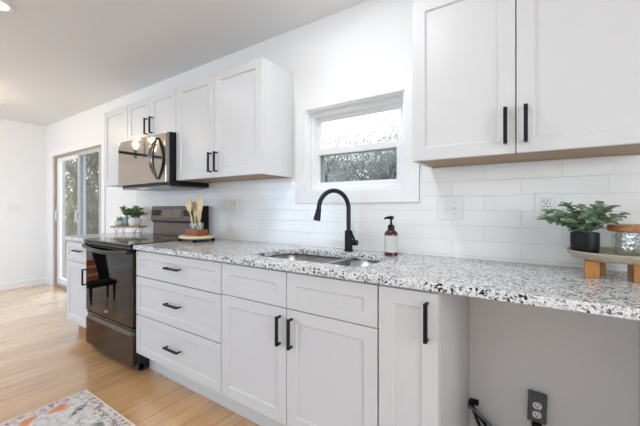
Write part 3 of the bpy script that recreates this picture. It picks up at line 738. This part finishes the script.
# black bar chandelier over the dining end, mirrored in the microwave door
cx, cy, cz = -5.0, -1.62, 1.98
ch = thing('chandelier', (cx, cy, cz), 'black bar chandelier mirrored in the microwave door', 'chandelier')
MB().lathe([(.0, 0), (.065, 0), (.065, -.02), (.02, -.03), (.0, -.03)], (cx, cy, CE), 24).build('canopy', 'black', ch, smooth=40)
MB().tube([(cx, cy, CE-.02), (cx, cy, cz)], .009, 10).build('stem', 'black', ch, smooth=40)
MB().box(cx-.018, cx+.018, cy-.42, cy+.42, cz-.018, cz+.018).build('bar', 'black', ch, bevel=.003)
for k in range(4):
    y = cy-.40+k*.8/3
    s_ = MB().tube([(cx, y, cz-.06), (cx, y, cz+.075)], .016, 12).build('lamp_holder', 'black', ch, smooth=40)
    MB().lathe([(.0, 0), (.014, 0), (.018, .02), (.032, .055), (.034, .075), (.026, .1), (.0, .112)], (cx, y, cz+.075), 16).build('bulb', 'bulb', s_, smooth=60)
    l = bpy.data.lights.new('bulb_lamp', 'POINT'); l.energy = 4.8; l.color = (1, .78, .56); l.shadow_soft_size = .04
    o = bpy.data.objects.new('bulb_lamp', l); COL.objects.link(o); o.parent = ch; o.location = (0, y-cy, .25)

# low black chair with a striped pillow at the dining end, mirrored in the oven door
r = thing('lounge_chair', (-4.45, -1.45, 0), 'low black chair mirrored in the glass of the oven door', 'chair')
MB().box(-4.68, -4.44, -1.49, -1.17, .20, .26).build('seat', 'dark_cloth', r, bevel=.02, seg=3)
MB().prism([(-4.70, .25), (-4.64, .25), (-4.80, .68), (-4.85, .68)], -1.49, -1.34, 'y').build('backrest', 'dark_cloth', r, bevel=.015)
for x, y in ((-4.65, -1.46), (-4.47, -1.46), (-4.65, -1.20), (-4.47, -1.20)):
    MB().tube([(x, y, .0), (x, y, .205)], [.011, .016], 10).build('leg', 'black', r, smooth=40)
tag(MB().prism([(-4.60, .272), (-4.50, .272), (-4.56, .40), (-4.66, .54), (-4.72, .54)], -1.31, -1.18, 'y').build('throw_pillow', 'stripe', bevel=.025, seg=3), 'orange striped pillow on the low black chair, mirrored in the oven', 'pillow')

# ------------------------------------------------------------------ things on the counters
rnd = random.Random(4)
def sprays(n, c, z0, reach, hgt, leafL, leafW, per=9, seed=1, bias=(0, 0), stem_r=.0012, ymax=None, rise=1.0):
    """stems that arch out of a pot with leaves in pairs: returns (leaves MB, stems MB)"""
    R_ = random.Random(seed); lf = MB(); st = MB()
    for i in range(n):
        a = 2*PI*(i+R_.uniform(-.3, .3))/n; ro = reach*R_.uniform(.45, 1.0); h = hgt*R_.uniform(.45, 1.0)*(1.15-.5*ro/reach)
        tip = Vector((c[0]+ro*math.cos(a)+bias[0]*ro, c[1]+ro*math.sin(a)*.85+bias[1]*ro, z0+h))
        if ymax is not None: tip.y = min(tip.y, ymax)
        p0 = Vector((c[0]+R_.uniform(-.25, .25)*reach*.4, c[1]+R_.uniform(-.25, .25)*reach*.4, z0-.01))
        mid = p0*.5+tip*.5+Vector((0, 0, h*.35))
        pts = [p0*(1-t)**2+mid*2*t*(1-t)+tip*t*t for t in [k/6 for k in range(7)]]
        st.tube(pts, stem_r, 5)
        for k in range(per):
            t = .22+.8*k/per; t = min(t, 1)
            p = p0*(1-t)**2+mid*2*t*(1-t)+tip*t*t; d = ((mid-p0)*(1-t)+(tip-mid)*t).normalized()
            for s in (-1, 1):
                sd = d.cross(Vector((0, 0, 1))).normalized()
                dr_ = (d*.6+sd*s*R_.uniform(.5, 1.1)+Vector((0, 0, R_.uniform(-.35, .55))))
                L = leafL*R_.uniform(.7, 1.15)
                q = p+dr_.normalized()*L
                if ymax is not None and q.y > ymax+.012: dr_.y = -abs(dr_.y)
                lf.leaf(p, dr_, Vector((R_.uniform(-.4, .4), R_.uniform(-.4, .4), 1)), L, leafW*R_.uniform(.8, 1.15))
        lf.leaf(tip, (tip-mid), Vector((0.2, 0, 1)), leafL, leafW)
    return lf, st
# round riser with wooden legs
tx, ty = .250, -.165
r = thing('display_riser', (tx, ty, .9135), 'round footed wooden riser on the right end of the counter', 'riser')
MB().lathe([(.0, .070), (.100, .070), (.130, .076), (.144, .092), (.150, .102), (.148, .105), (.141, .101), (.128, .092), (.0, .090)], (tx, ty, .9065), 56).build('tray', 'wood_tray', r, smooth=45)
for x, y in ((.172, -.230), (.305, -.230), (.208, -.098), (.318, -.098)):
    MB().box(x-.021, x+.021, y-.021, y+.021, .9135, .9785).build('leg', 'wood_leg', r, bevel=.003)
ZT = .9065+.0905
px, py = .158, -.172
r = thing('potted_plant', (px, py, ZT), 'leafy grey green plant in a black pot on the round riser', 'plant')
MB().lathe([(.0, 0), (.040, 0), (.044, .006), (.0455, .03), (.046, .068), (.045, .082), (.041, .082), (.041, .068), (.0, .068)], (px, py, ZT), 40).build('pot', 'pot_black', r, smooth=40)
MB().lathe([(.0, .068), (.0405, .068), (.0405, .072), (.0, .074)], (px, py, ZT), 24).build('soil', 'soil', r)
lf, st = sprays(26, (px, py), ZT+.075, .125, .135, .036, .032, per=7, seed=7, bias=(-.12, 0), ymax=-.035)
lf.build('foliage', 'leaf_euca', r, smooth=60, recalc=False); st.build('stems', 'leaf_green', r, smooth=60)
jx, jy = .318, -.170
r = thing('glass_jar', (jx, jy, ZT), 'hammered clear glass jar with a wooden lid on the round riser', 'jar')
MB().lathe([(.0, .0), (.066, 0), (.078, .006), (.082, .02), (.082, .090), (.079, .090), (.079, .02), (.074, .008), (.0, .004)], (jx, jy, ZT), 48).build('jar', 'hammered', r, smooth=40)
MB().lathe([(.0, .0905), (.090, .0905), (.0945, .095), (.0945, .110), (.090, .115), (.0, .115)], (jx, jy, ZT), 48).build('lid', 'wood_lid', r, smooth=40)

# serving board with the utensil caddy
ux, uy = -2.220, -.235
r = thing('serving_board', (ux, uy, .9135), 'pale wooden footed board on the counter right of the range', 'board')
MB().lathe([(.0, .024), (.142, .024), (.150, .030), (.150, .040), (.145, .046), (.0, .046)], (ux, uy, .9135), 48, sx=.98, sy=.8).build('board', 'wood_pale', r, smooth=40)
for x, y in ((-.095, -.08), (.095, -.08), (-.095, .08), (.095, .08)):
    MB().lathe([(.0, 0), (.012, 0), (.018, .008), (.018, .016), (.012, .0245), (.0, .0245)], (ux+x, uy+y, .9135), 16).build('foot', 'black', r, smooth=50)
zt = .9135+.0465
r = thing('utensil_caddy', (ux, uy, zt), 'brown wooden tray holding glass jars of utensils on the pale board', 'utensil caddy')
m = MB().box(ux-.078, ux+.078, uy-.05, uy+.05, zt, zt+.008)
for a in ((ux-.078, ux+.078, uy-.05, uy-.043), (ux-.078, ux+.078, uy+.043, uy+.05), (ux-.078, ux-.071, uy-.043, uy+.043), (ux+.071, ux+.078, uy-.043, uy+.043)): m.box(*a, zt+.008, zt+.046)
m.build('tray', 'wood_brown', r, bevel=.002)
for dx in (-.034, .034):
    MB().lathe([(.0, 0), (.030, 0), (.033, .004), (.033, .088), (.0305, .088), (.0305, .006), (.0, .005)], (ux+dx, uy, zt+.0085), 28).build('glass_cup', 'hammered', r, smooth=40)
def utensil(x, y, tipx, tipy, tipz, kind, mat, label):
    b = Vector((x, y, zt+.016)); t = Vector((tipx, tipy, tipz)); d = (t-b).normalized()
    sd = Vector((d.z, 0, -d.x)).normalized(); nn = sd.cross(d)
    mm = MB().tube([b, b+(t-b)*.55, b+(t-b)*.66], [.0055, .006, .007], 10)
    L = (t-b).length
    prof = {'spoon': [(.58, .011), (.66, .026), (.78, .038), (.88, .039), (.96, .028), (1.0, .010)],
            'spatula': [(.52, .011), (.62, .022), (.76, .032), (.9, .043), (.985, .046), (1.0, .044)],
            'fork': [(.60, .010), (.70, .022), (.80, .027), (.92, .027), (1.0, .024)]}[kind]
    vs = []; fs = []
    for i, (q, wd) in enumerate(prof):
        c = b+d*L*q; dep = .006*math.sin(PI*i/(len(prof)-1)) if kind == 'spoon' else 0
        for s, k in ((-1, -1), (0, -1), (1, -1), (1, 1), (0, 1), (-1, 1)):
            off = nn*(k*.0035+(dep if s == 0 else 0)); vs.append(c+sd*wd*s+off)
    n = len(prof)
    for i in range(n-1):
        for k in range(6): fs.append((i*6+k, i*6+(k+1) % 6, (i+1)*6+(k+1) % 6, (i+1)*6+k))
    fs += [(0, 1, 2, 3, 4, 5), tuple((n-1)*6+k for k in (5, 4, 3, 2, 1, 0))]
    mm.add(vs, fs)
    o = mm.build('wooden_'+kind, mat, smooth=45); return tag(o, label, 'utensil', 'wooden utensils in the caddy')
utensil(ux-.030, uy, ux-.100, uy-.015, 1.262, 'spoon', 'wood_spoon', 'pale wooden spoon leaning left in the utensil caddy')
utensil(ux-.024, uy+.012, ux+.018, uy+.02, 1.246, 'spatula', 'wood_spoon_dark', 'olive toned wooden spatula standing upright in the utensil caddy')
utensil(ux+.032, uy-.004, ux+.070, uy-.015, 1.250, 'spatula', 'wood_spoon', 'pale wooden spatula leaning right in the utensil caddy')
utensil(ux-.040, uy+.010, ux-.052, uy+.03, 1.222, 'spatula', 'wood_spoon', 'pale wooden spatula standing behind the spoon in the utensil caddy')
utensil(ux+.044, uy+.01, ux+.010, uy+.012, 1.15, 'fork', 'wood_spoon', 'short pale wooden fork leaning left between the taller utensils')

# hairpin shelf with little plants, left of the range
A = Vector((-3.590, -.225, 0)); B = Vector((-3.300, -.088, 0)); mid = (A+B)/2; dv = (B-A).normalized(); nv = Vector((-dv.y, dv.x, 0)); Lh = (B-A).length/2
zc0 = .9135
def S(u, v, z): return mid+dv*u+nv*v+Vector((0, 0, z))
r = thing('hairpin_shelf', (mid.x, mid.y, zc0), 'small wooden shelf on hairpin legs on the left counter', 'riser')
m = MB(); MT = Matrix.Translation((mid.x, mid.y, 0)) @ Matrix.Rotation(math.atan2(dv.y, dv.x), 4, 'Z')
m.box(-Lh, Lh, -.062, .062, zc0+.062, zc0+.078, MT); m.build('shelf_board', 'wood_shelf', r, bevel=.003)
for u in (-Lh+.06, Lh-.06):
    for v in (-.048, .048):
        MB().tube([S(u-.022, v, zc0+.0625), S(u-.003, v, zc0+.004), S(u, v, zc0+.0025), S(u+.003, v, zc0+.004), S(u+.022, v, zc0+.0625)], .0024, 6).build('leg', 'black', r, smooth=60)
zs = zc0+.0785
c = S(.068, 0, 0)
r = thing('potted_plant', (c.x, c.y, zs), 'bushy green plant in a white pot on the hairpin shelf', 'plant')
MB().lathe([(.0, 0), (.045, 0), (.054, .008), (.060, .04), (.058, .075), (.054, .082), (.050, .082), (.050, .070), (.0, .070)], (c.x, c.y, zs), 32).build('pot', 'pot_white', r, smooth=40)
lf, st = sprays(16, (c.x, c.y), zs+.075, .105, .125, .048, .030, per=6, seed=3, ymax=-.03, bias=(-.1, 0)); lf.build('foliage', 'leaf_green', r, smooth=60, recalc=False); st.build('stems', 'leaf_green', r)
c = S(-.030, .006, 0)
r = thing('bud_vase', (c.x, c.y, zs), 'small sage glass vase in the middle of the hairpin shelf', 'vase')
MB().lathe([(.0, 0), (.022, 0), (.030, .012), (.031, .05), (.024, .075), (.018, .092), (.020, .096), (.016, .096), (.014, .08), (.0, .078)], (c.x, c.y, zs), 24).build('vase', 'pot_teal', r, smooth=50)
lf, st = sprays(8, (c.x, c.y), zs+.09, .065, .105, .046, .028, per=5, seed=5, ymax=-.03); lf.build('foliage', 'leaf_green', r, smooth=60, recalc=False); st.build('stems', 'leaf_green', r)
c = S(-.108, 0, 0)
r = thing('potted_plant', (c.x, c.y, zs), 'tiny sprig in a pale glass pot at the left end of the hairpin shelf', 'plant')
MB().lathe([(.0, 0), (.030, 0), (.042, .014), (.044, .032), (.036, .052), (.026, .060), (.022, .060), (.030, .050), (.036, .032), (.03, .010), (.0, .008)], (c.x, c.y, zs), 28).build('pot', 'pot_pale', r, smooth=50)
lf, st = sprays(5, (c.x, c.y), zs+.045, .04, .06, .032, .018, per=3, seed=9, bias=(.4, 0)); lf.build('foliage', 'leaf_green', r, smooth=60, recalc=False); st.build('stems', 'leaf_green', r)

# ------------------------------------------------------------------ rug
ra, rb, rc_, rd = -2.405, -.25, -1.62, -.915
r = thing('runner_rug', ((ra+rb)/2, (rc_+rd)/2, 0), 'distressed grey runner rug with orange blotches on the oak floor', 'rug')
MB().box(ra+.07, rb-.07, rc_+.07, rd-.07, .0005, .0078).build('pile', 'rug', r)
m = MB().ring(ra+.008, rb-.008, rc_+.008, rd-.008, .0005, .0076, .062)
for i, v in enumerate(m.v): m.v[i] = Vector((v.x, v.z, v.y))
m.build('border', 'rug_border', r)
m = MB().ring(ra, rb, rc_, rd, .0005, .0084, .008)
for i, v in enumerate(m.v): m.v[i] = Vector((v.x, v.z, v.y))
m.build('binding', 'rug_edge', r)

# ------------------------------------------------------------------ outdoors
struct(MB().box(-60, 30, .15, 60, -.5, -.3).build('ground', 'grass'), 'dry grass outside the windows', 'ground')
def tree(x, y, h, crown_r, nleaf, seed, label, leafmat, lsz, base=.35, grp='trees and shrubs outside', name='leafy_tree', cat='tree'):
    R_ = random.Random(seed); r = thing(name, (x, y, -.3), label, cat, grp)
    tr = MB(); lf = MB(); tips = []
    def branch(p, d, L, rad, depth):
        pts = [p]; q = p
        for k in range(4):
            d = (d+Vector((R_.uniform(-.22, .22), R_.uniform(-.22, .22), R_.uniform(-.05, .18)))).normalized(); q = q+d*L/4; pts.append(q)
        tr.tube(pts, [rad*(1-.13*k) for k in range(5)], 6)
        if depth == 0: tips.extend(pts[1:]); return
        for k in range(R_.choice((3, 4))):
            s = pts[R_.choice((2, 3, 4))]; a = R_.uniform(0, 2*PI)
            nd = (d*.7+Vector((math.cos(a), math.sin(a), R_.uniform(-.05, .6)))*.8).normalized()
            branch(s, nd, L*R_.uniform(.55, .75), rad*.5, depth-1)
        tips.extend(pts[3:])
    branch(Vector((x, y, -.31)), Vector((0, 0, 1)), h*base, .045*h**.5, 3)
    top = max(t.z for t in tips); k = h/(top+.31)
    for i in range(nleaf):
        t = R_.choice(tips); p = t+Vector((R_.gauss(0, 1), R_.gauss(0, 1), R_.gauss(0, .8)))*crown_r*.22
        lf.leaf(p, (R_.uniform(-1, 1), R_.uniform(-1, 1), R_.uniform(-.8, .5)), (R_.uniform(-1, 1), R_.uniform(-1, 1), 1), lsz*R_.uniform(.6, 1.2), lsz*.6)
    for mm in (tr, lf):
        for i, v in enumerate(mm.v): mm.v[i] = Vector((v.x, v.y, -.31+(v.z+.31)*k))
    tr.build('trunk', 'bark', r, smooth=60); lf.build('foliage', leafmat, r, recalc=False)
n = 0
for i in range(8):        # shrubs behind the kitchen window
    tree(-9.2+i*.85, 9.2+(i % 3)*1.0, (3.75, 3.3, 4.1, 3.5)[i % 4], 1.9, 1900, 30+i, 'grey leaved shrub outside the kitchen window', 'leaf_shrub', .11, .30, name='shrub', cat='shrub', grp='shrubs outside the kitchen window')
for i in range(8):        # trees past the sliding door
    tree(-13.2-1.25*i, 2.6+1.5*((i*5) % 4), 5.2+1.2*((i*3) % 4)/2, 2.4, 620, 60+i, 'bare branched tree with olive leaves outside the sliding door', 'leaf_tree', .17, .36, grp='trees outside the sliding door')

for i in range(6):        # low shrubs that fill the lower half of the door's view
    tree(-13.0-2.0*i, 3.4+1.1*((i*2) % 3), 1.5+.4*(i % 2), 2.0, 600, 90+i, 'low olive shrub under the trees outside the sliding door', 'leaf_tree', .15, .2, name='shrub', cat='shrub', grp='low shrubs outside the sliding door')
